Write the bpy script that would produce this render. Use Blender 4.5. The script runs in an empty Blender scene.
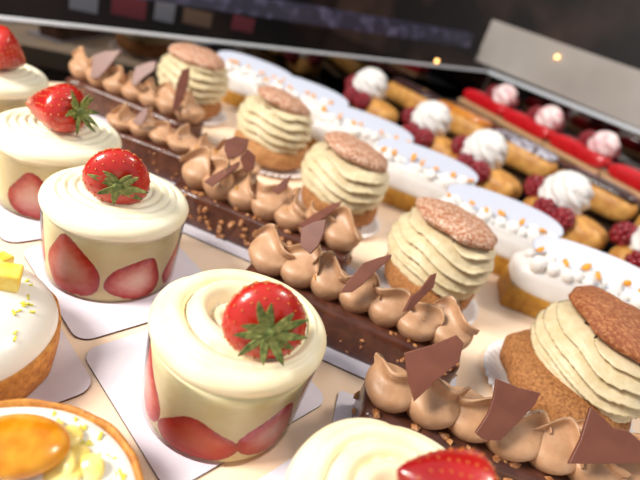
import bpy, bmesh, math, random
from math import sin, cos, pi, radians, sqrt
from mathutils import Vector, Matrix

# ------------------------------------------------------------------ camera, world, lights
scene = bpy.context.scene
col = scene.collection
F_PX, PITCH, ROLL, CAM_H = 487.6, 0.500, 0.333, 18.64          # centimetres / pixels
CM = 0.01
FW = Vector((0, cos(PITCH), -sin(PITCH)))
_r = Vector((1, 0, 0)); _u = _r.cross(FW)
RT = cos(ROLL) * _r + sin(ROLL) * _u
UP = -sin(ROLL) * _r + cos(ROLL) * _u
CAM = Vector((0, 0, CAM_H))

cd = bpy.data.cameras.new('camera')
cam = bpy.data.objects.new('camera', cd); col.objects.link(cam)
cd.sensor_width = 36; cd.lens = F_PX / 640 * 36
cd.clip_start = 0.005
cam.matrix_world = Matrix(((RT.x, UP.x, -FW.x, 0), (RT.y, UP.y, -FW.y, 0), (RT.z, UP.z, -FW.z, CAM_H * CM), (0, 0, 0, 1)))
cd.dof.use_dof = True; cd.dof.focus_distance = 0.225; cd.dof.aperture_fstop = 6.5
scene.camera = cam

w = bpy.data.worlds.new('world'); scene.world = w; w.use_nodes = True
w.node_tree.nodes['Background'].inputs[0].default_value = (0.84, 0.91, 1.0, 1)
w.node_tree.nodes['Background'].inputs[1].default_value = 0.48

def area(name, loc, target, size, power, color, sy=None):
    l = bpy.data.lights.new(name, 'AREA'); l.energy = power; l.color = color; l.size = size
    if sy: l.shape = 'RECTANGLE'; l.size_y = sy
    o = bpy.data.objects.new(name, l); col.objects.link(o)
    o.location = Vector(loc) * CM
    o.rotation_euler = (Vector(target) * CM - o.location).to_track_quat('-Z', 'Y').to_euler()
    return o
area('ceiling_spot_lamp', (75, 60, 105), (2, 30, 0), 0.25, 7, (1.0, 0.90, 0.78))
area('ceiling_panel_lamp', (-85, -20, 85), (0, 26, 0), 0.35, 21, (1.0, 0.94, 0.86))

vs = scene.view_settings
vs.view_transform = 'Standard'; vs.look = 'None'; vs.gamma = 1; vs.use_curve_mapping = False
vs.exposure = 0.2

# ------------------------------------------------------------------ helpers
def G(px, py, z=0.0):
    d = FW + RT * ((px - 320) / F_PX) - UP * ((py - 240) / F_PX)
    return CAM + d * ((z - CAM_H) / d.z)
def ray_plane(px, py, p0, n):
    d = FW + RT * ((px - 320) / F_PX) - UP * ((py - 240) / F_PX)
    return CAM + d * ((p0 - CAM).dot(n) / d.dot(n))
def camdir(a, b, c): return (RT * a + UP * b - FW * c).normalized()

def lin(c):
    return tuple(((v / 255) / 12.92 if v / 255 <= 0.04045 else ((v / 255 + 0.055) / 1.055) ** 2.4) for v in c) + (1.0,)

def mat(name, c, rough=0.5, c2=None, scale=150, lo=0.4, hi=0.65, bump=None, sss=0.0, coat=0.0, spec=0.5, metal=0.0, emit=None, detail=4):
    m = bpy.data.materials.new(name); m.use_nodes = True
    nt = m.node_tree; b = nt.nodes['Principled BSDF']
    b.inputs['Base Color'].default_value = lin(c); b.inputs['Roughness'].default_value = rough
    b.inputs['Specular IOR Level'].default_value = spec; b.inputs['Metallic'].default_value = metal
    b.inputs['Coat Weight'].default_value = coat; b.inputs['Coat Roughness'].default_value = 0.08
    if sss:
        b.inputs['Subsurface Weight'].default_value = sss
        b.inputs['Subsurface Radius'].default_value = (1, .7, .4); b.inputs['Subsurface Scale'].default_value = 0.004
    tc = nt.nodes.new('ShaderNodeTexCoord')
    if c2 is not None:
        n = nt.nodes.new('ShaderNodeTexNoise'); n.inputs['Scale'].default_value = scale; n.inputs['Detail'].default_value = detail
        nt.links.new(tc.outputs['Object'], n.inputs['Vector'])
        r = nt.nodes.new('ShaderNodeValToRGB'); r.color_ramp.elements[0].position = lo; r.color_ramp.elements[1].position = hi
        r.color_ramp.elements[0].color = lin(c); r.color_ramp.elements[1].color = lin(c2)
        nt.links.new(n.outputs['Fac'], r.inputs['Fac']); nt.links.new(r.outputs['Color'], b.inputs['Base Color'])
    if bump:
        n2 = nt.nodes.new('ShaderNodeTexNoise'); n2.inputs['Scale'].default_value = bump[1]; n2.inputs['Detail'].default_value = 5
        nt.links.new(tc.outputs['Object'], n2.inputs['Vector'])
        bp = nt.nodes.new('ShaderNodeBump'); bp.inputs['Strength'].default_value = bump[0]; bp.inputs['Distance'].default_value = 0.001
        nt.links.new(n2.outputs['Fac'], bp.inputs['Height']); nt.links.new(bp.outputs['Normal'], b.inputs['Normal'])
    if emit:
        b.inputs['Emission Color'].default_value = lin(c); b.inputs['Emission Strength'].default_value = emit
    return m

def film(name, tint, ior=1.45, rough=0.05):
    """clear plastic film: transparent with a Fresnel sheen"""
    m = bpy.data.materials.new(name); m.use_nodes = True; nt = m.node_tree
    for n in list(nt.nodes):
        if n.type == 'BSDF_PRINCIPLED': nt.nodes.remove(n)
    out = [n for n in nt.nodes if n.type == 'OUTPUT_MATERIAL'][0]
    t = nt.nodes.new('ShaderNodeBsdfTransparent'); t.inputs[0].default_value = tint
    g = nt.nodes.new('ShaderNodeBsdfGlossy'); g.inputs['Roughness'].default_value = rough
    f = nt.nodes.new('ShaderNodeFresnel'); f.inputs[0].default_value = ior
    mx = nt.nodes.new('ShaderNodeMixShader')
    nt.links.new(f.outputs[0], mx.inputs[0]); nt.links.new(t.outputs[0], mx.inputs[1]); nt.links.new(g.outputs[0], mx.inputs[2])
    nt.links.new(mx.outputs[0], out.inputs[0])
    return m

def attr_mat(name, stops, rough=0.4, coat=0.2, nscale=350, bump=0.0, sss=0.0):
    """colour ramp driven by a per-vertex value stored on the mesh plus a little noise"""
    m = bpy.data.materials.new(name); m.use_nodes = True; nt = m.node_tree; b = nt.nodes['Principled BSDF']
    b.inputs['Roughness'].default_value = rough; b.inputs['Coat Weight'].default_value = coat
    if sss:
        b.inputs['Subsurface Weight'].default_value = sss; b.inputs['Subsurface Scale'].default_value = 0.003
    a = nt.nodes.new('ShaderNodeAttribute'); a.attribute_name = 'val'
    tc = nt.nodes.new('ShaderNodeTexCoord'); n = nt.nodes.new('ShaderNodeTexNoise'); n.inputs['Scale'].default_value = nscale; n.inputs['Detail'].default_value = 4
    nt.links.new(tc.outputs['Object'], n.inputs['Vector'])
    ma = nt.nodes.new('ShaderNodeMath'); ma.operation = 'MULTIPLY_ADD'; ma.inputs[1].default_value = 0.35
    sb = nt.nodes.new('ShaderNodeMath'); sb.operation = 'SUBTRACT'; sb.inputs[1].default_value = 0.175
    nt.links.new(n.outputs['Fac'], ma.inputs[0]); nt.links.new(a.outputs['Fac'], ma.inputs[2]); nt.links.new(ma.outputs[0], sb.inputs[0])
    r = nt.nodes.new('ShaderNodeValToRGB'); cr = r.color_ramp
    cr.elements[0].position = stops[0][0]; cr.elements[0].color = lin(stops[0][1])
    cr.elements[1].position = stops[-1][0]; cr.elements[1].color = lin(stops[-1][1])
    for p, c in stops[1:-1]:
        e = cr.elements.new(p); e.color = lin(c)
    nt.links.new(sb.outputs[0], r.inputs['Fac']); nt.links.new(r.outputs['Color'], b.inputs['Base Color'])
    if bump:
        bp = nt.nodes.new('ShaderNodeBump'); bp.inputs['Strength'].default_value = bump; bp.inputs['Distance'].default_value = 0.001
        nt.links.new(n.outputs['Fac'], bp.inputs['Height']); nt.links.new(bp.outputs['Normal'], b.inputs['Normal'])
    return m

class MB:
    """collects vertices (in cm) and faces, links them as one mesh object"""
    def __init__(self): self.v = []; self.f = []; self.val = None
    def add(self, vs, fs):
        o = len(self.v); self.v += [Vector(p) for p in vs]; self.f += [tuple(i + o for i in f) for f in fs]; return self
    def grid(self, fn, nu, nv, close_u=True, cap0=False, cap1=False):
        """fn(u in 0..1, v in 0..1); u runs around"""
        o = len(self.v); cu = nu if close_u else nu + 1
        for j in range(nv + 1):
            for i in range(cu): self.v.append(Vector(fn(i / nu, j / nv)))
        for j in range(nv):
            for i in range(nu):
                a = o + j * cu + i; b = o + j * cu + (i + 1) % cu
                self.f.append((a, b, b + cu, a + cu))
        if cap0: self.f.append(tuple(o + i for i in range(cu))[::-1])
        if cap1: self.f.append(tuple(o + nv * cu + i for i in range(cu)))
        return self
    def box(self, c, s, M=None):
        x, y, z = s[0] / 2, s[1] / 2, s[2] / 2
        vs = [Vector(c) + Vector((a * x, b * y, d * z)) for d in (-1, 1) for a, b in ((-1, -1), (1, -1), (1, 1), (-1, 1))]
        if M: vs = [M @ p for p in vs]
        return self.add(vs, [(3, 2, 1, 0), (4, 5, 6, 7), (0, 1, 5, 4), (1, 2, 6, 5), (2, 3, 7, 6), (3, 0, 4, 7)])
    def prism(self, pts, h, n=Vector((0, 0, 1))):
        k = len(pts); pts = [Vector(p) for p in pts]
        return self.add(pts + [p + n * h for p in pts],
                        [tuple(range(k))[::-1], tuple(range(k, 2 * k))] + [(i, (i + 1) % k, k + (i + 1) % k, k + i) for i in range(k)])
    def blob(self, c, r, rnd, jit=0.25, sq=(1, 1, 1)):
        bm = bmesh.new(); bmesh.ops.create_icosphere(bm, subdivisions=1, radius=1)
        rot = Matrix.Rotation(rnd.uniform(0, 6), 3, Vector((rnd.uniform(-1, 1), rnd.uniform(-1, 1), 1)))
        vs = []
        for v in bm.verts:
            p = v.co * r * (1 + rnd.uniform(-jit, jit)); p = Vector((p.x * sq[0], p.y * sq[1], p.z * sq[2])); vs.append(Vector(c) + rot @ p)
        fs = [tuple(v.index for v in f.verts) for f in bm.faces]; bm.free()
        return self.add(vs, fs)
    def mesh(self, name, m, smooth=True):
        me = bpy.data.meshes.new(name); me.from_pydata([tuple(p * CM) for p in self.v], [], self.f)
        if self.val is not None:
            a = me.attributes.new('val', 'FLOAT', 'POINT'); a.data.foreach_set('value', self.val)
        me.materials.append(m); 
        bm = bmesh.new(); bm.from_mesh(me); bmesh.ops.recalc_face_normals(bm, faces=bm.faces); bm.to_mesh(me); bm.free()
        if smooth: me.polygons.foreach_set('use_smooth', [True] * len(me.polygons))
        me.update(); return me
    def build(self, name, m, parent=None, smooth=True, loc=None, rot=None, bevel=None, kind=None, label=None, solid=None):
        o = bpy.data.objects.new(name, self.mesh(name, m, smooth)); col.objects.link(o)
        return fin(o, parent, loc, rot, bevel, kind, label, solid)

def fin(o, parent=None, loc=None, rot=None, bevel=None, kind=None, label=None, solid=None):
    if parent: o.parent = parent
    if loc is not None: o.location = Vector(loc) * CM
    if rot is not None:
        if isinstance(rot, (int, float)): o.rotation_euler = (0, 0, rot)
        else: o.rotation_euler = rot
    if bevel:
        b = o.modifiers.new('bevel', 'BEVEL'); b.width = bevel * CM; b.segments = 3; b.limit_method = 'ANGLE'
    if solid:
        s = o.modifiers.new('solid', 'SOLIDIFY'); s.thickness = solid * CM; s.offset = 0
    if kind: o['kind'] = kind
    if label: o['label'] = label
    return o
def inst(name, me, parent=None, loc=None, rot=None, **k):
    o = bpy.data.objects.new(name, me); col.objects.link(o); return fin(o, parent, loc, rot, **k)

def tag(o, label, cat, group=None):
    o['label'] = label; o['category'] = cat
    if group: o['group'] = group
    return o
def thing(name, label, cat, loc, rz=0.0, group=None):
    o = bpy.data.objects.new(name, None); col.objects.link(o); o.empty_display_size = 0.01
    o.location = Vector(loc) * CM; o.rotation_euler = (0, 0, rz)
    return tag(o, label, cat, group)

def frac(x): return x - math.floor(x)
def sm(a, b, x):
    t = max(0, min(1, (x - a) / (b - a))); return t * t * (3 - 2 * t)
def align_z(d): return Vector(d).to_track_quat('Z', 'Y').to_euler()

# ------------------------------------------------------------------ materials
M = {}
M['tray'] = mat('peach_tray', (255, 230, 204), 0.35, (252, 222, 190), 30)
M['card'] = mat('white_card', (234, 229, 238), 0.45, (226, 221, 233), 60)
M['cardedge'] = mat('card_cut_edge', (92, 70, 56), 0.6)
M['paper'] = mat('doily_paper', (240, 232, 228), 0.7)
M['black'] = mat('black_tray', (14, 13, 15), 0.25, (22, 19, 20), 80)
M['darkwall'] = mat('dark_room_wall', (26, 20, 20), 0.6, (84, 58, 48), 5, 0.45, 0.75)
M['ledge'] = mat('dark_ledge', (40, 40, 58), 0.35, (92, 88, 116), 60, 0.5, 0.7)
M['greypanel'] = mat('grey_panel', (184, 176, 168), 0.35, (164, 154, 146), 6)
M['edge'] = mat('bright_edge', (236, 240, 246), 0.25, coat=0.4)
M['smoke'] = film('smoked_glass', (0.22, 0.17, 0.14, 1), ior=2.6, rough=0.03)
M['film'] = film('acetate', (0.99, 0.99, 0.99, 1), ior=1.22, rough=0.06)
M['custard'] = mat('custard', (240, 228, 184), 0.45, (232, 216, 166), 90, bump=(0.15, 500), sss=0.15)
M['cream'] = mat('vanilla_cream', (250, 242, 214), 0.42, (246, 234, 198), 60, bump=(0.12, 600), sss=0.06)
M['creamy'] = mat('yellow_cream', (250, 238, 204), 0.42, (247, 229, 186), 60, bump=(0.12, 600), sss=0.06)
M['straw'] = attr_mat('strawberry_skin', [(0.0, (118, 8, 10)), (0.5, (176, 18, 16)), (1.0, (206, 52, 30))], 0.3, 0.5, 220, bump=0.25, sss=0.08)
M['slice'] = attr_mat('strawberry_cut', [(0.0, (248, 208, 192)), (0.4, (238, 168, 152)), (0.66, (220, 108, 92)), (0.84, (196, 32, 28)), (1.0, (160, 16, 16))], 0.35, 0.4, 300)
M['slicered'] = attr_mat('strawberry_red_cut', [(0.0, (234, 124, 84)), (0.5, (224, 92, 62)), (0.8, (204, 46, 34)), (1.0, (165, 20, 18))], 0.35, 0.4, 300)
M['seed'] = mat('strawberry_seed', (206, 120, 56), 0.4)
M['leaf'] = mat('strawberry_leaf', (70, 92, 30), 0.5, (140, 146, 78), 420, bump=(0.3, 700))
M['choc'] = mat('chocolate_glaze', (78, 42, 30), 0.28, (98, 56, 40), 120, bump=(0.5, 260), coat=0.25)
M['nut'] = mat('hazelnut', (150, 94, 54), 0.5, (196, 142, 92), 300, bump=(0.4, 500))
M['mocha'] = mat('praline_cream', (196, 154, 118), 0.42, (184, 140, 104), 140, bump=(0.2, 500), sss=0.08)
M['shard'] = mat('milk_chocolate', (108, 60, 44), 0.45, (118, 68, 50), 90)
M['flake'] = mat('caramel_flake', (222, 160, 70), 0.4, (238, 190, 110), 200)
M['choux'] = mat('choux_crust', (184, 126, 72), 0.8, (134, 82, 42), 600, 0.36, 0.68, bump=(1.0, 420), detail=7)
M['chouxpale'] = mat('choux_crust_pale', (204, 150, 94), 0.75, (158, 100, 54), 500, 0.36, 0.7, bump=(0.8, 420), detail=7)
M['hat'] = mat('choux_hat', (140, 74, 36), 0.65, (190, 128, 80), 480, 0.42, 0.72, bump=(1.0, 500), detail=8)
M['hatsugar'] = mat('choux_hat_sugar', (166, 98, 54), 0.7, (236, 212, 190), 480, 0.40, 0.74, bump=(1.0, 500), detail=8)
M['pist'] = mat('pistachio_cream', (224, 207, 170), 0.45, (212, 193, 150), 160, bump=(0.25, 500), sss=0.08)
M['speck'] = mat('vanilla_speck', (120, 84, 50), 0.6)
M['crust'] = mat('tart_crust', (214, 150, 66), 0.55, (172, 104, 40), 260, 0.35, 0.7, bump=(0.8, 420))
M['glaze'] = mat('white_glaze', (238, 234, 224), 0.3, sss=0.15, coat=0.2)
M['curd'] = mat('lemon_curd', (244, 214, 110), 0.3, (250, 232, 160), 120, coat=0.3, sss=0.15)
M['gel'] = mat('orange_gel', (208, 126, 10), 0.25, (226, 156, 36), 160, coat=0.3, sss=0.2)
M['lemon'] = mat('lemon_piece', (244, 206, 72), 0.3, (250, 226, 120), 200, coat=0.3)
M['zest'] = mat('lime_zest', (206, 196, 60), 0.5)
M['orange'] = mat('orange_zest', (242, 160, 36), 0.4)
M['white'] = mat('meringue_white', (232, 229, 226), 0.5, (226, 222, 218), 80, bump=(0.15, 300), sss=0.12)
M['plaque'] = mat('white_plaque', (192, 197, 212), 0.4)
M['goldbase'] = mat('golden_base', (190, 138, 50), 0.5, (162, 108, 32), 150, bump=(0.5, 400))
M['eclair'] = mat('golden_eclair', (214, 160, 84), 0.5, (186, 124, 56), 120, bump=(0.4, 300))
M['choctop'] = mat('dark_icing', (48, 24, 22), 0.25, (66, 36, 32), 150, coat=0.4)
M['sugartop'] = mat('sugared_icing', (72, 48, 50), 0.5, (206, 206, 220), 140, 0.42, 0.58)
M['ambertop'] = mat('amber_glaze', (216, 138, 40), 0.2, (180, 96, 28), 110, coat=0.6)
M['red'] = mat('red_glaze', (206, 26, 34), 0.2, (192, 18, 28), 90, coat=0.5)
M['rasp'] = mat('raspberry', (146, 20, 36), 0.4, (112, 10, 26), 200, coat=0.3)
M['rospink'] = mat('pink_cream', (250, 226, 224), 0.45, (244, 186, 190), 90, 0.45, 0.62)
M['biscuit'] = mat('biscuit', (214, 170, 124), 0.6, bump=(0.4, 300))
M['glint'] = mat('warm_reflection', (255, 190, 110), 0.4, emit=5)  # emission imitates a warm reflected highlight, not a real light source
LBL = [mat('label_white', (120, 120, 128), 0.5), mat('label_red', (110, 44, 52), 0.5), mat('label_tan', (110, 86, 70), 0.5)]

# ------------------------------------------------------------------ setting: trays and case
NV = Vector((0.65, 0.76, 0)).normalized()       # across the rows, towards the right wall
BV = Vector((-0.76, 0.65, 0)).normalized()      # along the rows, towards the back
def nb(n, b, z=0): return NV * n + BV * b + Vector((0, 0, z))
def slab(name, n0, n1, b0, b1, z0, z1, m, bevel=0.15):
    c = nb((n0 + n1) / 2, (b0 + b1) / 2, z0)
    R = Matrix((NV.to_tuple(), BV.to_tuple(), (0, 0, 1))).transposed()
    mb = MB(); mb.prism([R @ Vector(p) for p in (((n0 - n1) / 2, (b0 - b1) / 2, 0), ((n1 - n0) / 2, (b0 - b1) / 2, 0), ((n1 - n0) / 2, (b1 - b0) / 2, 0), ((n0 - n1) / 2, (b1 - b0) / 2, 0))], z1 - z0)
    return mb.build(name, m, None, False, c, None, bevel)
fl = slab('floor', -60, 200, -90, 160, -3.4, -2.4, M['black'], None); fl['kind'] = 'structure'
tag(slab('display_tray', -14, 46.5, -26, 55, -2.4, 0.0, M['tray']), 'peach coloured flat tray carrying the cakes, tarts, bars and cream puffs', 'tray')
tag(slab('eclair_tray', 47.2, 57.2, -26, 51, -2.4, 1.5, M['black']), 'black tray under the raspberry eclairs', 'tray')
tag(slab('eclair_tray', 57.4, 66.8, -26, 50, -2.4, 3.4, M['black']), 'black stepped tray under the iced eclairs', 'tray')
tag(slab('riser_tray', 67.0, 85, -26, 46, -2.4, 5.4, M['black']), 'black raised tray under the red glazed bars', 'tray')

# back glass panel with bright top edge, from left to the corner
PL = Vector((-38.8, 49.5, 4.0)); PR = Vector((19.7, 98.9, 10.1)); PD = PR - PL
PL2 = PL - PD * 0.35
nrm = Vector((PD.y, -PD.x, 0)).normalized()      # towards the pastries
def panel(name, a, b, zb, m, th):
    o = (a + b) / 2; o = Vector((o.x, o.y, zb))
    pts = [Vector((a.x, a.y, zb)) - o, Vector((b.x, b.y, zb)) - o, b - o, a - o]
    mb = MB(); mb.prism(pts, th, -Vector(((b - a).y, -(b - a).x, 0)).normalized())
    return mb.build(name, m, None, False, o)
g = panel('wall_back', PL2, PR, -2.4, M['smoke'], 0.5); g['kind'] = 'structure'
mb = MB()
def bar_between(mb, a, b, wd, h):
    d = (b - a).normalized(); s = Vector((d.y, -d.x, 0)).normalized() * wd / 2; u = Vector((0, 0, h / 2))
    pts = [a - s - u, a + s - u, a + s + u, a - s + u]
    return mb.add(pts + [p + (b - a) for p in pts], [(0, 1, 2, 3), (7, 6, 5, 4), (0, 4, 5, 1), (1, 5, 6, 2), (2, 6, 7, 3), (3, 7, 4, 0)])
off = -nrm * 0.25
o0 = (PL2 + PR) / 2
e = bar_between(MB(), PL2 + off - o0, PR + off - o0, 0.5, 0.32).build('trim_1', M['edge'], None, False, o0); e['kind'] = 'structure'

# right wall: dark glass below, bright edge, grey panel above
QR = Vector((40.9, 80.7, 10.6)); QD = (QR - PR); QE = PR + QD * 2.6
g = panel('wall_right', PR + QD * 0.02, QE, 4.0 - 6.4, M['smoke'], 0.5); g['kind'] = 'structure'
o0 = (PR + QE) / 2
e = bar_between(MB(), PR - o0, QE - o0, 0.8, 0.5).build('trim_2', M['edge'], None, False, o0); e['kind'] = 'structure'
qn = Vector((QD.y, -QD.x, 0)).normalized()
a = Vector((PR.x, PR.y, 18.5)) - qn * 1.2 - QD * 0.17; b = Vector((QE.x, QE.y, 18.5)) - qn * 1.2
mbp = panel('trim_3', a, b, 10.9, M['greypanel'], 0.6); mbp['kind'] = 'structure'
# dark ledge behind the back panel and dark room beyond
la = PL2 - nrm * 5; lb = PR - PD * 0.05 - nrm * 5
o0 = (la + lb) / 2
lg = bar_between(MB(), la - o0 + Vector((0, 0, 0)), lb - o0, 2.5, 2.2).build('trim_4', M['ledge'], None, False, o0 + Vector((0, 0, 4.2))); lg['kind'] = 'structure'
o0 = nb(40, 150, 0)
wb = panel('wall_far', nb(-160, 118, 130), nb(190, 150, 130), -3, M['darkwall'], 2); wb['kind'] = 'structure'
wb = panel('wall_side', nb(135, 170, 130), nb(135, -120, 130), -3, M['darkwall'], 2); wb['kind'] = 'structure'

# ------------------------------------------------------------------ cards and doilies
def card(cx, cy, ang, sx, sy, label, group, r=0.8, th=0.12, z=0.0):
    pts = []
    for qx, qy, a0 in ((1, 1, 0), (-1, 1, 90), (-1, -1, 180), (1, -1, 270)):
        for k in range(6):
            t = radians(a0 + k * 18); pts.append(Vector((qx * (sx / 2 - r) + r * cos(t), qy * (sy / 2 - r) + r * sin(t), 0)))
    o = MB().prism(pts, th).build('cake_card', M['card'], None, False, (cx, cy, z), ang)
    o.data.materials.append(M['cardedge'])
    for p in o.data.polygons:
        if abs(p.normal.z) < .5: p.material_index = 1
    return tag(o, label, 'card', group)

# ------------------------------------------------------------------ strawberries
def strawberry_mesh(R, L, seed):
    rnd = random.Random(seed)
    def prof(v):                                  # v 0 tip .. 1 calyx
        return R * (sin(pi * min(1, v * 0.5 + 0.0) ) ** 0.8) * (1 - 0.0 * v) if v < 0.72 else R * (sin(pi * 0.36) ** 0.8) * sqrt(max(0.0, 1 - ((v - 0.72) / 0.28) ** 2)) * 1.0
    ph = [rnd.uniform(0, 6) for _ in range(3)]
    mb = MB(); vals = []
    def fn(u, v):
        t = 2 * pi * u; r = prof(v) * (1 + 0.05 * sin(2 * t + ph[0]) + 0.03 * sin(3 * t + ph[1]))
        z = -L * (1 - v) if v < 0.99 else -L * 0.01 - 0.12
        return (r * cos(t), r * sin(t), z)
    mb.grid(fn, 36, 26, True, True, True)
    for p in mb.v: vals.append(0.25 + 0.45 * sm(-L, 0, p.z))
    mb.val = vals
    seeds = MB()
    for j in range(1, 13):
        v = j / 13.5
        n = max(3, int(2 * pi * prof(v) / 0.46))
        for i in range(n):
            u = (i + 0.5 * (j % 2) + rnd.uniform(-.1, .1)) / n
            p = Vector(fn(frac(u), v)); c = Vector((0, 0, -L * .45)); d = (p - c).normalized()
            seeds.add([p + d * 0.01 + Vector((0, 0, 0.09)), p + d * 0.01 - Vector((0, 0, 0.09)), p + d * .01 + Vector((-sin(2 * pi * u), cos(2 * pi * u), 0)) * 0.05,
                       p + d * .01 - Vector((-sin(2 * pi * u), cos(2 * pi * u), 0)) * 0.05, p + d * 0.045, p - d * 0.05],
                      [(0, 2, 4), (2, 1, 4), (1, 3, 4), (3, 0, 4), (2, 0, 5), (1, 2, 5), (3, 1, 5), (0, 3, 5)])
    return mb, seeds
def leaf_mesh(L, W, curl, seed):
    rnd = random.Random(seed); mb = MB(); tw = rnd.uniform(-.25, .25)
    def fn(u, v):
        s = v; wd = W * (sin(pi * (0.12 + 0.88 * s) ** 0.75) ** 0.8 if s < 1 else 0) * 0.5 + 0.01
        x = (u - 0.5) * 2 * wd; a = curl * s
        r = L * s * (1 - 0.18 * s); z = 0.06 + 0.35 * L * sin(a) * s + 0.16 * abs(u - .5) * 2 * wd
        return (r, x + tw * s * s, z)
    return mb.grid(fn, 4, 7, False)
def strawberry(parent, loc, cdir, R, L, seed, nleaf=10, calyx=True, leaf_len=1.35):
    """loc: centre of the body in cm relative to the parent; cdir: where the calyx points"""
    mb, sd = strawberry_mesh(R, L, seed); q = align_z(cdir)
    base = Vector(loc) + Vector(cdir).normalized() * (L * 0.5)
    s = mb.build('strawberry', M['straw'], parent, True, base, q)
    sd.build('seeds', M['seed'], s, False, kind='stuff')
    if calyx:
        rnd = random.Random(seed + 5)
        for k in range(nleaf):
            a = 2 * pi * k / nleaf + rnd.uniform(-.2, .2)
            leaf_mesh(leaf_len * rnd.uniform(.75, 1.2), 0.34, rnd.uniform(-.4, 1.1), seed * 20 + k).build('leaf', M['leaf'], s, True, (0.0, 0, -0.1), (0, rnd.uniform(-.25, .2), a), solid=0.04)
        mb = MB(); mb.grid(lambda u, v: (0.32 * cos(2 * pi * u) * cos(v * pi / 2), 0.32 * sin(2 * pi * u) * cos(v * pi / 2), -0.08 + 0.22 * sin(v * pi / 2)), 10, 4, True, True, False)
        mb.build('stem', M['leaf'], s, True)
    return s

# ------------------------------------------------------------------ strawberry cream cakes
def spiral_cream(R, zb, pitch, amp, crown, dip, seed):
    rnd = random.Random(seed); ph = rnd.uniform(0, 6.28)
    mb = MB(); NR, NT = 70, 150; er = 0.55
    def top(r, t):
        rr = r * (1 + 0.012 * sin(3 * t + ph))
        f = frac(rr / pitch - t / (2 * pi) + 0.3)
        tube = sqrt(max(0, 1 - (2 * f - 1) ** 2))
        k = sm(0.0, 0.5, r) * (1 - sm(R - er * 1.3, R - er * 0.4, r))
        return zb + crown * (1 - (r / R) ** 3) - dip * (1 - sm(0.3, R * 0.5, r)) + amp * tube * k
    h0 = 1.35
    def fn(u, v):
        t = 2 * pi * u
        if v < 0.75:
            r = (R - er) * v / 0.75; return (r * cos(t), r * sin(t), top(r, t))
        if v < 0.9:
            a = (v - 0.75) / 0.15 * pi / 2; z0 = top(R - er, t); r = R - er + er * sin(a) * (1 + 0.03 * sin(5 * t + ph)); return (r * cos(t), r * sin(t), z0 - er * (1 - cos(a)))
        k = (v - 0.9) / 0.1; r = R - 0.12 * k - (0.3 * k * k); return (r * cos(t), r * sin(t), top(R - er, t) - er - k * (h0 - er))
    return mb.grid(fn, NT, NR)
def slice_patch(rc, ang, zc, wd, ht, lean, seed, dome=0.07):
    rnd = random.Random(seed); mb = MB(); vals = []; p1 = rnd.uniform(0, 6)
    NR, NT = 10, 40
    def outline(t):
        # t = 0 right, pi/2 up: rounded triangle, tip up
        x, y = cos(t), sin(t)
        tip = max(0, y) ** 2
        if y < 0: x = math.copysign(abs(x) ** .6, x); y = -abs(y) ** .75
        return (wd / 2) * x * (1 - 0.5 * sm(-0.3, 1, y)) * (1 + 0.05 * sin(3 * t + p1)), (ht / 2) * y * (1 + 0.04 * sin(2 * t + p1))
    def fn(u, v):
        x, y = outline(2 * pi * u); x *= v; y *= v
        xr = x * cos(lean) - y * sin(lean); yr = x * sin(lean) + y * cos(lean)
        z = max(0.04, zc + yr); rr = rc + 0.019 * z * 1.9 + dome * (1 - v ** 4) - 0.03
        a = ang + xr / rc; vals.append(v); return (rr * cos(a), rr * sin(a), z)
    mb.grid(fn, NT, NR); mb.val = vals
    return mb
def cake(loc, label, seed, pitch, amp, crown, dip, slices, creammat, H=4.0):
    t = thing('strawberry_cream_cake', label, 'cake', (loc[0], loc[1], 0.12), 0, 'strawberry cream cakes')
    MB().grid(lambda u, v: ((3.42 + .14 * v) * cos(2 * pi * u), (3.42 + .14 * v) * sin(2 * pi * u), v * H), 72, 6, True, True, True).build('custard', M['custard'], t)
    for k, (a, zc, wd, ht, ln, red) in enumerate(slices):
        slice_patch(3.44, radians(a), zc, wd, ht, radians(ln), seed * 10 + k).build('strawberry_slice', M['slicered' if red else 'slice'], t)
    spiral_cream(3.78, H + 0.5, pitch, amp, crown, dip, seed).build('cream_swirl', creammat, t)
    MB().grid(lambda u, v: ((3.56 + .15 * v) * cos(2 * pi * u), (3.56 + .15 * v) * sin(2 * pi * u), 0.02 + v * (H + 0.1)), 72, 4, True).build('acetate_band', M['film'], t)
    return t
cG = 'white cards under the strawberry cakes'
ang = radians(-37)
d2 = Vector((cos(ang), sin(ang), 0)); d1 = Vector((-sin(ang), cos(ang), 0))
C1 = Vector((-2.02, 16.15, 0)); C2 = Vector((-11.18, 22.68, 0)); C3 = Vector((-17.96, 27.68, 0)); C4 = Vector((-26.9, 33.2, 0)); C5 = Vector((5.2, 9.9, 0))
def ccard(c, a0, a1, b0, b1, label):
    p = c + d2 * (a0 + a1) / 2 + d1 * (b0 + b1) / 2
    card(p.x, p.y, ang, a1 - a0, b1 - b0, label, cG)
ccard(C1, -5.4, 2.9, -4.3, 4.7, 'white card under the cake whose strawberry calyx faces outward')
ccard(C2, -3.0, 5.3, -3.9, 4.7, 'white card under the finely ridged cake beside the white domed tart')
ccard(C3, -3.6, 4.8, -4.4, 4.4, 'white card under the cake with the sideways strawberry')
ccard(C4, -4.4, 4.2, -4.4, 4.4, 'white card under the strawberry cake closest to the glass back panel')
ccard(C5, -5.2, 3.6, -4.4, 4.6, 'white card under the cake beside the end of the chocolate bar with broad shards')

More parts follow.
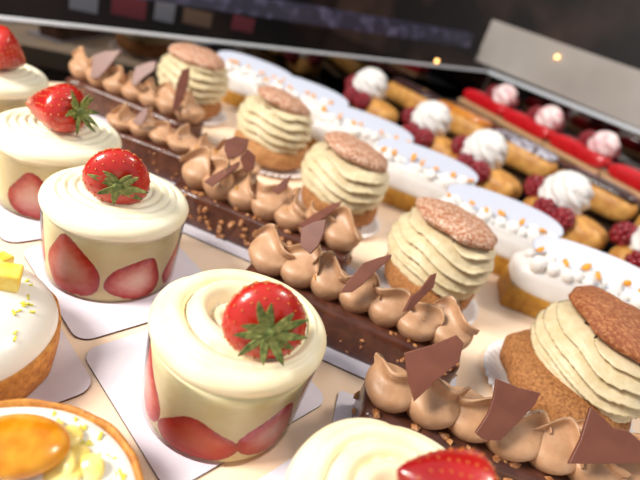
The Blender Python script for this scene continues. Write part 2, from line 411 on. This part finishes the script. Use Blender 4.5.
k1 = cake(C1, 'strawberry cream cake with thick rope swirl, by the lemon tart with orange gel', 1, 1.05, 0.62, 0.55, 0.9,
          [(-148, 1.75, 3.1, 3.5, 6, 0), (-93, 1.15, 3.8, 2.5, 4, 1), (-36, 1.5, 3.2, 3.1, -16, 0), (25, 1.3, 2.8, 2.6, 0, 0), (85, 1.3, 2.8, 2.6, 0, 0), (148, 1.3, 2.8, 2.6, 0, 0)], M['creamy'])
p = G(262, 312, 6.5) - Vector((C1.x, C1.y, 0.12))
strawberry(k1, p, camdir(.28, -.36, .88), 1.74, 3.3, 11, 11, leaf_len=1.75)
k2 = cake(C2, 'strawberry cream cake with fine ridged swirl, between white domed tart and chocolate bar', 2, 0.46, 0.22, 0.6, 0.25,
          [(-99, 1.82, 3.5, 3.7, 8, 0), (-40, 1.45, 3.3, 3.0, -26, 0), (10, 1.3, 2.8, 2.5, 0, 0), (70, 1.3, 2.8, 2.6, 0, 0), (130, 1.3, 2.8, 2.6, 0, 0), (-158, 1.3, 2.6, 2.5, 0, 0)], M['cream'])
p = G(117, 171, 6.6) - Vector((C2.x, C2.y, 0.12))
strawberry(k2, p, camdir(.36, -.6, .72), 1.7, 3.2, 12, 9, leaf_len=1.5)
k3 = cake(C3, 'strawberry cream cake topped with a long strawberry lying on its side', 3, 0.5, 0.24, 0.6, 0.2,
          [(-78, 1.6, 3.4, 3.3, 0, 0), (-20, 1.3, 2.8, 2.5, 0, 0), (30, 1.3, 2.8, 2.5, 0, 0), (90, 1.3, 2.8, 2.6, 0, 0), (150, 1.3, 2.8, 2.6, 0, 0), (-155, 1.3, 2.6, 2.5, 0, 0)], M['cream'])
p = G(53, 107, 6.6) - Vector((C3.x, C3.y, 0.12))
strawberry(k3, p, camdir(.95, -.2, .22), 1.62, 3.9, 13, 10, leaf_len=1.6)
k4 = cake(C4, 'strawberry cream cake closest to the glass back panel, its strawberry leaves facing out', 4, 0.5, 0.24, 0.6, 0.2,
          [(-95, 1.4, 3.2, 2.8, 0, 0), (-30, 1.3, 2.8, 2.5, 0, 0), (30, 1.3, 2.8, 2.5, 0, 0), (-155, 1.3, 2.6, 2.5, 0, 0)], M['cream'])
p = G(4, 52, 6.7) - Vector((C4.x, C4.y, 0.12))
strawberry(k4, p, camdir(-.35, .2, .75), 1.75, 3.2, 14, 9, leaf_len=1.5)
k5 = cake(C5, 'strawberry cream cake with pale yellow spiral cream beside the chocolate bar with broad shards', 5, 0.82, 0.5, 0.55, 0.4,
          [(-95, 1.4, 3.2, 2.8, 0, 0), (-30, 1.3, 2.8, 2.5, 0, 0), (30, 1.3, 2.8, 2.5, 0, 0), (95, 1.3, 2.8, 2.5, 0, 0), (150, 1.3, 2.6, 2.5, 0, 0)], M['creamy'])
p = G(440, 492, 6.2) - Vector((C5.x, C5.y, 0.12))
strawberry(k5, p, camdir(.8, -.5, -.2), 1.65, 3.3, 15, 9)

# ------------------------------------------------------------------ lemon tarts
def tart(loc, R, H, label, seed):
    t = thing('lemon_tart', label, 'tart', (loc[0], loc[1], 0.12), 0, 'lemon tarts')
    rnd = random.Random(seed); ph = [rnd.uniform(0, 6) for _ in range(4)]
    P = [(0, 0), (R - .35, 0), (R - .12, .12), (R, H * .5), (R + .03, H - .1), (R - .05, H), (R - .14, H), (R - .22, H - .15), (R - .24, H - .5), (0, H - .5)]
    def fn(u, v):
        i = v * (len(P) - 1); k = min(int(i), len(P) - 2); f = i - k
        r = P[k][0] * (1 - f) + P[k + 1][0] * f; z = P[k][1] * (1 - f) + P[k + 1][1] * f; a = 2 * pi * u
        j = 1 + 0.006 * sin(7 * a + ph[0]) + 0.005 * sin(17 * a + ph[1])
        return (r * j * cos(a), r * j * sin(a), z)
    MB().grid(fn, 80, (len(P) - 1) * 2).build('crust', M['crust'], t)
    return t, rnd
t1, rnd = tart((-13.3, 13.4), 4.2, 2.0, 'lemon tart with smooth white domed top and yellow fruit cubes', 1)
def dome(R, z0, h, p=2.6):
    return MB().grid(lambda u, v: (R * sin(v * pi / 2) * cos(2 * pi * u), R * sin(v * pi / 2) * sin(2 * pi * u), z0 + h * max(0, cos(v * pi / 2)) ** (2 / p)), 64, 24)
dome(4.15, 1.5, 2.3).build('white_dome', M['glaze'], t1)
def on_dome(x, y): return 1.5 + 2.3 * max(0, 1 - (x * x + y * y) / 4.15 ** 2) ** (1 / 2.6)
for k, (px, py, s) in enumerate(((4, 287, 1.15), (0, 268, .8))):
    p = G(px, py, 3.5) - Vector((-13.3, 13.4, 0.12)); z = on_dome(p.x, p.y)
    MB().box((0, 0, s * .4), (s, s * .8, s * .8)).build('lemon_cube', M['lemon'], t1, False, (p.x, p.y, z - .05), (0.1, .15, .5 + k), bevel=0.12)
for k in range(16):
    px, py = ((24, 312), (28, 316), (26, 308), (36, 346), (12, 340), (15, 320), (30, 290), (8, 365))[k % 8]
    p = G(px + rnd.uniform(-4, 4), py + rnd.uniform(-4, 4), 3.0) - Vector((-13.3, 13.4, 0.12)); z = on_dome(p.x, p.y)
    if p.xy.length > 3.7: continue
    MB().box((0, 0, 0), (rnd.uniform(.2, .42), .08, .06)).build('zest', M['zest'], t1, False, (p.x, p.y, z), (0, 0, rnd.uniform(0, 3)))
T2 = Vector((-6.5, 7.35, 0.12))
t2, rnd = tart(T2, 4.4, 2.05, 'lemon tart with flat white cream, yellow curd and a glossy orange gel drop', 2)
MB().grid(lambda u, v: (4.2 * sin(v * pi / 2) * cos(2 * pi * u), 4.2 * sin(v * pi / 2) * sin(2 * pi * u), 1.75 + 0.45 * max(0, cos(v * pi / 2)) ** .6 + .04 * sin(9 * u * 6.28) * sin(v * pi)), 64, 20).build('white_cream', M['glaze'], t2)
for k in range(16):
    px, py = rnd.uniform(-10, 75), rnd.uniform(408, 490)
    if k < 6: px, py = ((8, 404), (24, 408), (66, 436), (76, 456), (64, 474), (88, 470))[k]
    p = G(px, py, 2.3) - T2
    if p.xy.length > 3.3: continue
    mb = MB(); mb.blob((0, 0, 0), rnd.uniform(.5, .85), rnd, .2, (1, 1, .38)); o = mb.build('curd_drop', M['curd'], t2, True, (p.x, p.y, 2.15))
    o.modifiers.new('s', 'SUBSURF').render_levels = 2
p = G(16, 441, 3.0) - T2
MB().grid(lambda u, v: (1.6 * sin(v * pi) * cos(2 * pi * u), 1.15 * sin(v * pi) * sin(2 * pi * u), -0.6 * cos(v * pi)), 40, 20).build('orange_gel_drop', M['gel'], t2, True, (p.x, p.y, 2.65), radians(18))
for k in range(44):
    px, py = ((102, 433), (92, 422), (60, 412), (78, 440), (110, 466), (120, 474), (96, 472), (85, 415))[k % 8]
    p = G(px + rnd.uniform(-11, 11), py + rnd.uniform(-9, 9), 2.15) - T2
    if p.xy.length > 3.9: continue
    MB().box((0, 0, 0), (rnd.uniform(.15, .35), .09, .07)).build('zest', M['zest'], t2, False, (p.x, p.y, 2.02 + .2 * max(0, 1 - p.xy.length / 4)), (0, 0, rnd.uniform(0, 3)))
p = (t1.location / CM); card(p.x + .1, p.y + .0, ang, 8.5, 8.8, 'white card under the white domed lemon tart', 'white cards under the tarts')
card(T2.x, T2.y, ang, 8.5, 8.8, 'white card under the tart with orange gel drop', 'white cards under the tarts', z=0.0)

# ------------------------------------------------------------------ hazelnut chocolate bars
def dollop_mesh(R, H, crest, yaw, curl, seed):
    rnd = random.Random(seed); ph = rnd.uniform(0, 6); mb = MB()
    cy, sy = cos(yaw), sin(yaw)
    def fn(u, v):
        t = 2 * pi * u
        bulb = R * (0.72 + 0.5 * sin(pi * min(1, v / 0.8)) ) * (1 - 0.25 * sm(.5, 1, v))
        k = sm(0.40, 0.86, v)
        a = bulb * (1 - k) + crest * k
        b = bulb * (1 - k) + 0.09 * k
        x = a * cos(t); y = b * sin(t)
        # the crest bends to one side and waves along its length
        y += k * (curl * (v - .4) + 0.42 * R * sin(3.0 * x / max(crest, .1) + ph) * k)
        z = H * v * (1 - 0.30 * k * (x / crest) ** 2 + 0.1 * k * sin(3 * x / crest + ph))
        return (x * cy - y * sy, x * sy + y * cy, z)
    return mb.grid(fn, 36, 20, True, True, True)
def nuts_on(faces, n, rnd, rmin, rmax):
    mb = MB()
    for _ in range(n):
        kind = rnd.random(); (x, y, z) = faces(rnd)
        mb.blob((x, y, z), rnd.uniform(rmin, rmax), rnd, .3, (1, .8, .7))
    return mb
def choc_bar(c, a, L, label, seed, ndol, x0, x1, shards=(), n_nuts=45, H=2.4, W=3.1, flakes=3, nsz=(.12, .24), plain=False):
    t = thing('hazelnut_chocolate_bar', label, 'chocolate bar', (c[0], c[1], 0.12), radians(a), 'hazelnut chocolate bars with piped cream')
    rnd = random.Random(seed)
    # body: rounded block with slightly uneven faces
    def fn(u, v):
        th = 2 * pi * u; cx, sx = cos(th), sin(th)
        e = 0.16
        x = math.copysign(abs(cx) ** e, cx) * L / 2; y = math.copysign(abs(sx) ** e, sx) * W / 2
        s = 1.0
        if v < 0.1: s = 1 - 0.04 * (1 - v / 0.1)
        if v > 0.86: s = 1 - 0.10 * ((v - .86) / .14) ** 2
        y *= s; x *= 1 - (1 - s) * W / L
        j = 0.05 * sin(x * 2.3 + seed) + 0.04 * sin(x * 5.1 + 3 * v)
        return (x, y + j, H * v)
    body = MB().grid(fn, 160, 14, True, True, True).build('bar_body', M['choc'], t)
    def faces(r):
        k = r.random()
        if k < .6: return (r.uniform(-L / 2 + .2, L / 2 - .2), -W / 2 - 0.0, r.uniform(.1, H - .25))
        if k < .66: return (-L / 2 + .02, r.uniform(-W / 2 + .2, W / 2 - .2), r.uniform(.1, H - .2))
        if k < .8: return (L / 2 - .02, r.uniform(-W / 2 + .2, W / 2 - .2), r.uniform(.1, H - .2))
        return (r.uniform(-L / 2 + .2, L / 2 - .2), r.choice((-1, 1)) * r.uniform(W / 2 - .55, W / 2 - .3), H - .02)
    nuts_on(faces, n_nuts, rnd, *nsz).build('hazelnut_pieces', M['nut'], t, False, kind='stuff')
    for k in range(ndol):
        x = x0 + (x1 - x0) * k / (ndol - 1)
        R = rnd.uniform(1.04, 1.2)
        me = dollop_mesh(R, rnd.uniform(2.5, 2.9) * (.8 if plain else 1), R * rnd.uniform(1.1, 1.35) * (.45 if plain else 1), radians(rnd.uniform(-50, 5)), rnd.uniform(-1.0, .1), seed * 30 + k).mesh('cream_dollop', M['mocha'])
        inst('cream_dollop', me, t, (x, rnd.uniform(-.12, .12), H - .12), rnd.uniform(-.2, .2))
    for k in range(flakes):
        x = rnd.uniform(x0, x1)
        MB().prism([(rnd.uniform(.1, .3) * cos(q), rnd.uniform(.1, .3) * sin(q), 0) for q in (0, 1.3, 2.5, 3.8, 5.0)], .05).build('caramel_flake', M['flake'], t, False, (x, -.75 + rnd.uniform(-.2, .2), H + rnd.uniform(.9, 1.5)), (rnd.uniform(.6, 1.2), rnd.uniform(-.5, .5), rnd.uniform(0, 3)))
    Mi = (Matrix.Translation(Vector((c[0], c[1], .12))) @ Matrix.Rotation(radians(a), 4, 'Z')).inverted()
    for poly, dy, nv in shards:
        # outline from the photograph on a plane standing in the cream on the bar's axis
        n = Vector(nv).normalized()
        cxp = sum(q[0] for q in poly) / len(poly); cyp = sum(q[1] for q in poly) / len(poly)
        n0 = Vector((sin(radians(a)), -cos(radians(a)), 0))
        axis = Vector((c[0], c[1], 0)) + n0 * (dy + 0.75)
        pc = ray_plane(cxp, cyp, axis, n0)                 # where the shard's middle stands over the bar axis
        W3 = [Mi @ ray_plane(x, y, pc, n) for x, y in poly]
        o = sum(W3, Vector()) / len(W3)
        nl = (Mi.to_3x3() @ n)
        MB().prism([q - o for q in W3], -0.16, nl).build('chocolate_shard', M['shard'], t, False, o, None, bevel=0.03)
    return t

S = (0.1, -0.72, 0.62)
bars = [
 ((10.9, 16.9), -2, 13.2, 'hazelnut chocolate bar with broad shards and visible nut end, beside the yellow spiral strawberry cake', 5, 7, -5.6, 5.7,
  [([(404, 353), (432, 345), (457, 335), (464, 343), (459, 362), (436, 381), (414, 402), (408, 380)], 0.25, (-.15, -.8, .55)),
   ([(497, 379), (520, 388), (541, 393), (535, 405), (520, 421), (500, 441), (484, 440), (476, 433), (488, 415), (494, 397)], .35, (.1, -.75, .6)),
   ([(591, 407), (603, 417), (614, 428), (629, 431), (645, 445), (645, 463), (600, 464), (569, 464), (581, 440)], .3, (.05, -.7, .65))], 120, 3),
 ((3.1, 23.45), -8, 13.2, 'hazelnut chocolate bar with wavy cream ruffle behind the thick swirl strawberry cake', 4, 7, -5.5, 5.4,
  [([(301, 228), (313, 222), (326, 219), (324, 232), (318, 246), (310, 254), (300, 246)], .1, (-.3, -.8, .5)),
   ([(339, 293), (352, 276), (363, 263), (380, 257), (392, 254), (391, 258), (375, 272), (362, 285), (352, 292)], .3, (-.1, -.75, .6)),
   ([(404, 312), (412, 296), (421, 290), (432, 275), (437, 273), (434, 287), (424, 297), (412, 309)], .2, (.4, -.7, .6))], 45, 3),
 ((-4.3, 30.5), -8, 13.4, 'hazelnut chocolate bar crowded with nut chunks and broken shards, between ridged cake and cream puffs', 3, 7, -5.4, 5.6,
  [([(204, 181), (214, 174), (225, 168), (240, 161), (239, 166), (226, 176), (212, 186)], .5, (0, -.6, .8)),
   ([(225, 140), (236, 136), (249, 139), (247, 148), (240, 156), (228, 159), (224, 150)], -.5, (.1, -.8, .5)),
   ([(240, 158), (248, 149), (256, 156), (254, 170), (245, 172)], -.3, (.3, -.8, .5)),
   ([(297, 225), (312, 215), (330, 205), (343, 200), (338, 207), (322, 219), (306, 228)], .3, (0, -.5, .85)),
   ([(272, 190), (281, 182), (291, 175), (287, 187), (278, 195)], .0, (0, -.8, .5))], 150, 6),
 ((-12.9, 36.4), -5, 12.4, 'hazelnut chocolate bar with plain low cream mounds and one small shard', 2, 7, -5.3, 5.2,
  [([(132, 122), (140, 112), (147, 106), (148, 114), (141, 126)], .4, (0, -.8, .6))], 26, 2),
 ((-20.9, 43.9), -8, 13.4, 'hazelnut chocolate bar with upright shards next to the glass back panel', 1, 7, -5.7, 5.6,
  [([(90, 78), (93, 55), (105, 51), (121, 50), (113, 61), (104, 72), (98, 78)], .2, (-.1, -.85, .5)),
   ([(131, 84), (135, 67), (148, 62), (156, 61), (154, 70), (143, 78), (135, 86)], .2, (-.1, -.85, .5)),
   ([(172, 110), (177, 83), (182, 70), (190, 67), (189, 84), (183, 100), (177, 112)], .2, (.4, -.8, .4))], 22, 3)]
for c, a, L, lab, sd, nd, x0, x1, sh, nn, fk in bars:
    choc_bar(c, a, L, lab, sd, nd, x0, x1, sh, nn, flakes=fk, nsz=(.16, .32) if sd in (3, 5) else (.1, .2), plain=(sd == 2))
bc = ('with broad shards', 'with the wavy cream ruffle', 'crowded with nut chunks', 'with plain round cream mounds', 'next to the glass back panel')
for (c, a, L, *_), s in zip(bars, bc):
    card(c[0] - .1, c[1] - .35, radians(a), L + 1.5, 4.6, 'long white card under the chocolate bar ' + s, 'white cards under the chocolate bars', r=.3)

# ------------------------------------------------------------------ cream puffs
def doily(loc, label, R=4.2, n=44):
    def fn(u, v):
        a = 2 * pi * u; k = sm(.72, 1, v)
        r = R * v; return (r * cos(a), r * sin(a), 0.03 + 0.42 * k + 0.13 * k * sin(n * a))
    return tag(MB().grid(fn, n * 4, 14).build('paper_doily', M['paper'], None, True, (loc[0], loc[1], 0.0), None, solid=0.02), label, 'doily', 'pleated paper doilies under the cream puffs')
def puff(loc, label, seed, hatm, basem, Rb=3.45, Rc=3.6, off=(0, 0), tilt=(0, 0), hb=2.9, zc0=2.2, hc=3.9, hatR=2.7, hoff=(0, 0), turns=1):
    t = thing('cream_puff', label, 'cream puff', (loc[0], loc[1], 0.05), 0, 'cream puffs')
    rnd = random.Random(seed); ph = [rnd.uniform(0, 6) for _ in range(6)]
    def nz(a, v): return 1 + .03 * sin(3 * a + ph[0]) + .02 * sin(7 * a + ph[1] + 5 * v) + .015 * sin(13 * a + ph[2] - 9 * v)
    def base(u, v):
        a = 2 * pi * u; s = sin(v * pi) ** .7 if 0 < v < 1 else 0; r = Rb * s * nz(a, v)
        return (r * cos(a), r * sin(a), hb / 2 - hb / 2 * math.copysign(abs(cos(v * pi)) ** .8, cos(v * pi)))
    MB().grid(base, 56, 24).build('puff_base', basem, t)
    nf = 3
    def cr(u, v):
        a = 2 * pi * u
        R = Rc * (0.80 + 0.24 * sin(pi * min(1, (v * .85 + .12)))) if v < .88 else Rc * (0.80 + .24 * sin(pi * .868)) * sqrt(max(0, 1 - ((v - .88) / .12) ** 2 * .8))
        # folds of a star nozzle winding round, each with a crisp lower edge
        wob = .18 * sin(2 * a + ph[3]) + .12 * sin(5 * a + ph[4]) + .05 * sin(9 * a + ph[1] + 6 * v)
        f = frac(nf * u + 4.9 * v + wob)
        ridge = (1 - f) ** .8 * sm(0, .07, f)
        f2 = frac(nf * 2 * u + 9.8 * v + 2 * wob + .3)
        r = R * (0.785 + 0.25 * ridge * (1 + .25 * sin(3 * a + ph[5])) + .022 * (1 - f2))
        return (r * cos(a), r * sin(a), zc0 + hc * v - .16 * ridge)
    MB().grid(cr, 200, 60, True, True, True).build('piped_cream', M['pist'], t, True, (off[0], off[1], 0), radians(seed * 50))
    def hat(u, v):
        a = 2 * pi * u; s = sin(v * pi) ** .75 if 0 < v < 1 else 0; r = hatR * s * nz(a, v * .6)
        c = cos(v * pi); z = -(0.5 * c if c > 0 else 0.9 * c) + .06 * sin(6 * a + 8 * v + ph[5]) * s
        return (r * cos(a), r * sin(a), z)
    MB().grid(hat, 56, 24).build('puff_hat', hatm, t, True, (off[0] + hoff[0], off[1] + hoff[1], zc0 + hc + .02), (tilt[0], tilt[1], 0))
    return t
puffs = [((17.0, 24.6), 'cream puff with wide crumbly base, beside the broad shard chocolate bar', 1, M['hat'], M['choux'], dict(Rb=4.0, off=(.9, .2), tilt=(.0, .12), hatR=3.2)),
 ((8.5, 31.4), 'cream puff with brown sugared hat beside the wavy cream chocolate bar', 2, M['hatsugar'], M['choux'], dict(tilt=(-.1, .1), hatR=3.05)),
 ((.4, 39.2), 'cream puff with pale sugared hat between nut chunk bar and white meringue bars', 3, M['hatsugar'], M['choux'], dict(tilt=(-.08, .16), hatR=2.95)),
 ((-7.7, 46.6), 'cream puff with a lopsided hat and wide pale base, behind the nut chunk bar', 4, M['hatsugar'], M['chouxpale'], dict(tilt=(-.12, .15), Rb=3.9, hatR=2.7)),
 ((-18.6, 52.2), 'cream puff standing by the glass back panel behind the bar with upright shards', 5, M['hatsugar'], M['choux'], dict(tilt=(0, .05), hatR=3.0))]
dl = ('with wide crumbly base', 'with brown sugared hat', 'with pale sugared hat', 'with lopsided hat', 'standing by the glass back panel')
for (loc, lab, sd, hm, bm_, kw), s in zip(puffs, dl):
    puff(loc, lab, sd, hm, bm_, **kw)
    doily(loc, 'white pleated paper doily under the cream puff ' + s, R=kw.get('Rb', 3.5) + .75)

# ------------------------------------------------------------------ white meringue bars
def white_bar(loc, a, label, seed):
    t = thing('meringue_bar', label, 'cake', (loc[0], loc[1], 0.0), radians(a), 'white meringue bars with orange zest')
    rnd = random.Random(seed)
    MB().box((0, 0, .95), (11.4, 3.9, 1.9)).build('golden_base', M['goldbase'], t, True, None, None, bevel=.2)
    def fn(u, v):
        th = 2 * pi * u; e = .35; cx, sx = cos(th), sin(th)
        x = math.copysign(abs(cx) ** e, cx); y = math.copysign(abs(sx) ** e, sx)
        s = 1 - .12 * sm(.6, 1, v) - .05 * (1 - sm(0, .2, v))
        return (x * 5.8 * s, y * 2.0 * s, 1.8 + 2.3 * v + .06 * sin(x * 4 + seed))
    MB().grid(fn, 96, 12, True, True, True).build('white_cream', M['white'], t)
    # oval plaque resting on the back of the cream, tipped towards the front
    pts = [Vector((5.3 * math.copysign(abs(cos(q)) ** .8, cos(q)), 1.75 * math.copysign(abs(sin(q)) ** .9, sin(q)), 0)) for q in [2 * pi * k / 48 for k in range(48)]]
    MB().prism(pts, .3).build('oval_plaque', M['plaque'], t, False, (.2, .75, 4.75), (.42, 0, 0), bevel=.1)
    for k in range(22):
        o = MB(); o.blob((0, 0, 0), rnd.uniform(.4, 1.0), rnd, .28); ob = o.build('meringue_drop', M['white'], t, True, (-5 + 10 * k / 21 + rnd.uniform(-.3, .3), -.8 + rnd.uniform(-.7, .7), 4.25))
        ob.modifiers.new('s', 'SUBSURF').render_levels = 1
    for k in range(7):
        MB().blob((0, 0, 0), .36, rnd, .3, (1.2, .8, .5)).build('orange_zest', M['orange'], t, True, (-4.6 + 9.4 * k / 6 + rnd.uniform(-.5, .5), -1.0 + rnd.uniform(-.5, .7), 5.0 + rnd.uniform(-.1, .1)))
    return t
wl = [((20.9, 35.0), 'white meringue bar behind the cream puff with wide crumbly base'), ((14.2, 40.6), 'white meringue bar beside the cream puff with brown sugared hat'),
      ((7.3, 47.4), 'white meringue bar beside the cream puff with pale sugared hat'), ((.6, 53.4), 'white meringue bar behind the cream puff with the lopsided hat'),
      ((-7.6, 59.0), 'white meringue bar next to the one at the glass back panel'), ((-15.0, 61.6), 'white meringue bar at the glass back panel end of its row')]
for k, (loc, lab) in enumerate(wl):
    white_bar(loc, -6, lab, k + 1)

# ------------------------------------------------------------------ eclairs, raspberries, rosettes
def rasp_mesh(R):
    rnd = random.Random(3); mb = MB()
    for j in range(6):
        ph = -pi / 2 + pi * (j + .5) / 6; n = max(1, round(8 * cos(ph)))
        for i in range(n):
            a = 2 * pi * (i + .5 * (j % 2)) / n
            mb.blob((R * .78 * cos(ph) * cos(a), R * .78 * cos(ph) * sin(a), R * .85 * sin(ph)), R * .36, rnd, .02)
    return mb.mesh('raspberry', M['rasp'])
RASP = rasp_mesh(1.15)
def rosette_mesh(name, R, H, m, nf=8, tiers=3):
    def fn(u, v):
        a = 2 * pi * u; env = (max(0, 1 - (abs(v - .36) / .66) ** 2.2)) ** .6 if v < 1 else 0.02
        lay = frac(tiers * v + u); b = sqrt(max(0, 1 - (2 * lay - 1) ** 2))
        r = R * env * (.82 + .12 * b + .09 * cos(nf * (a + 2.2 * v)))
        return (r * cos(a), r * sin(a), H * v)
    return MB().grid(fn, 96, 30, True, True, True).mesh(name, m)
ROS = rosette_mesh('cream_rosette', 2.5, 3.9, M['white'])
def capsule(L, W, H, z0=0.0, e=.55, seed=0):
    def fn(u, v):
        th = 2 * pi * u; ph = pi * v; s = sin(ph) ** .6 if 0 < v < 1 else 0
        cx, sx = cos(th), sin(th); x = math.copysign(abs(cx) ** e, cx); y = math.copysign(abs(sx) ** e, sx)
        c = cos(ph); return (x * s * L / 2, y * s * W / 2 * (1 + .03 * sin(x * 5 + seed)), z0 + H / 2 - H / 2 * math.copysign(abs(c) ** .7, c))
    return MB().grid(fn, 64, 20)
def rasp_eclair(ros, a, label, seed, rasp=((-1.9, 1.5), (1.2, -2.3)), z0=1.5):
    """ros: world point of the rosette centre"""
    R = Matrix.Rotation(radians(a), 3, 'Z'); loc = Vector((ros[0], ros[1], 0)) + R @ Vector((1.2, 0, 0))
    t = thing('raspberry_eclair', label, 'eclair', (loc.x, loc.y, z0), radians(a), 'golden eclairs with cream rosettes and raspberries')
    rnd = random.Random(seed)
    capsule(8.8, 4.4, 3.2, seed=seed).build('eclair_body', M['eclair'], t)
    inst('cream_rosette', ROS, t, (-1.2, 0, 2.9), seed)
    for x, y in ((-4.3, .2), (-1.6, -2.6), (.3, -2.4)):
        inst('raspberry', RASP, t, (x, y, 2.7 if abs(y) > 2 else 3.6), (rnd.uniform(-1, 1), rnd.uniform(-1, 1), 0))
    return t
el = [((-.4, 70.4), 'raspberry eclair with tall cream rosette by the glass back panel'), ((8.2, 62.0), 'raspberry eclair second along its row from the glass back panel'),
      ((14.4, 56.0), 'raspberry eclair third along its row from the glass back panel'), ((22.1, 49.5), 'raspberry eclair behind the white bar beside the brown hat cream puff'),
      ((29.6, 43.6), 'raspberry eclair beside the white bar behind the wide crumbly cream puff')]
for k, (p, lab) in enumerate(el): rasp_eclair(p, -38, lab, k + 1)

def choc_eclair(loc, a, label, seed, top):
    t = thing('iced_eclair', label, 'eclair', (loc[0], loc[1], 3.4), radians(a), 'iced eclairs in the row behind the raspberry eclairs')
    capsule(9.6, 4.2, 3.2, seed=seed).build('eclair_body', M['eclair'], t)
    capsule(8.8, 3.3, 1.1, 2.5, seed=seed).build('icing', top, t)
    return t
ce = [((6.2, 76.4), 'dark iced eclair by the glass back panel', 'choctop'), ((13.2, 71.0), 'amber glazed eclair between two dark iced eclairs', 'ambertop'),
      ((20.6, 63.6), 'dark eclair dusted with white sugar', 'sugartop'), ((28.2, 57.0), 'dark glossy iced eclair beside the sugar dusted one', 'choctop'),
      ((36.0, 50.6), 'amber glazed eclair at the end of the iced row away from the back panel', 'ambertop')]
for k, (p, lab, tp) in enumerate(ce): choc_eclair(p, -40, lab, k, M[tp])

# ------------------------------------------------------------------ red glazed bars
DOL = rosette_mesh('pink_rosette', 1.9, 2.9, M['rospink'], 5, 2)
def red_bar(c, a, L, label, seed, dx):
    t = thing('red_glazed_bar', label, 'cake', (c[0], c[1], 5.4), radians(a), 'red glazed bars with pink cream')
    MB().box((0, 0, .25), (L, 3.2, .5)).build('biscuit_base', M['biscuit'], t, False, None, None, bevel=.15)
    capsule(L - .1, 2.8, 2.2, .4, e=.25).build('red_glaze', M['red'], t)
    inst('pink_rosette', DOL, t, (dx, .4, 2.4), seed)
    inst('raspberry', RASP, t, (dx - 2.6, .9, 3.1), (.4, 0, seed)); inst('raspberry', RASP, t, (dx + .6, 1.7, 2.8), (0, .5, seed))
    return t
rd = []
for k, (x, y, lab) in enumerate(((19.9, 82.6, 'red glazed bar by the corner of the glass panels'), (25.4, 75.2, 'red glazed bar between the corner bar and the one beside the dark glossy eclair'),
                                 (31.2, 68.2, 'red glazed bar level with the dark glossy iced eclair'), (37.4, 61.2, 'red glazed bar at the end of its row away from the corner'))):
    q = radians(-50); rd.append(((x - 2.4 * cos(q), y - 2.4 * sin(q)), -50, 8.9, lab, k + 1, 2.4))
for c, a, L, lab, sd, dx in rd: red_bar(c, a, L, lab, sd, dx)

# ------------------------------------------------------------------ small things behind the glass
pn = Vector((PD.x, PD.y, 0)).normalized()
for k, (f, wd, hh, m, lab) in enumerate(((.12, 3.2, 2.2, 0, 'small white price card behind the glass'), (.19, 4.2, 2.4, 1, 'red price card between two white ones behind the glass'), (.25, 2.6, 2.4, 0, 'narrow white price card beside the red one behind the glass'), (.31, 4.0, 2.0, 2, 'tan price card behind the glass'), (.40, 3.4, 2.0, 1, 'dark red price card beyond the tan one behind the glass'))):
    p = PL + PD * f - nrm * 9.0; R = math.atan2(PD.y, PD.x)
    MB().box((0, 0, hh / 2), (wd, .15, hh)).build('price_card', LBL[m], None, False, (p.x, p.y, p.z - .2), R)
    tag(bpy.context.scene.collection.objects[-1], lab, 'card', 'price cards behind the glass')

for (px, py, z, k, lab) in ((557, 57, 12.5, 1, 'tiny glowing dot imitating a warm reflection on the grey panel'), (437, 61, 9.6, 0, 'tiny glowing dot imitating a warm reflection at the back glass rail')):
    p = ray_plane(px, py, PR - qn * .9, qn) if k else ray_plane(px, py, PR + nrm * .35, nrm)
    lm = MB().grid(lambda u, v: (.3 * sin(v * pi) * cos(2 * pi * u), .3 * sin(v * pi) * sin(2 * pi * u), -.3 * cos(v * pi)), 16, 8).build('reflection_dot', M['glint'], None, True, p)  # glowing sphere added in place of a reflection of the ceiling spots
    tag(lm, lab, 'reflection', 'tiny imitated warm reflections')
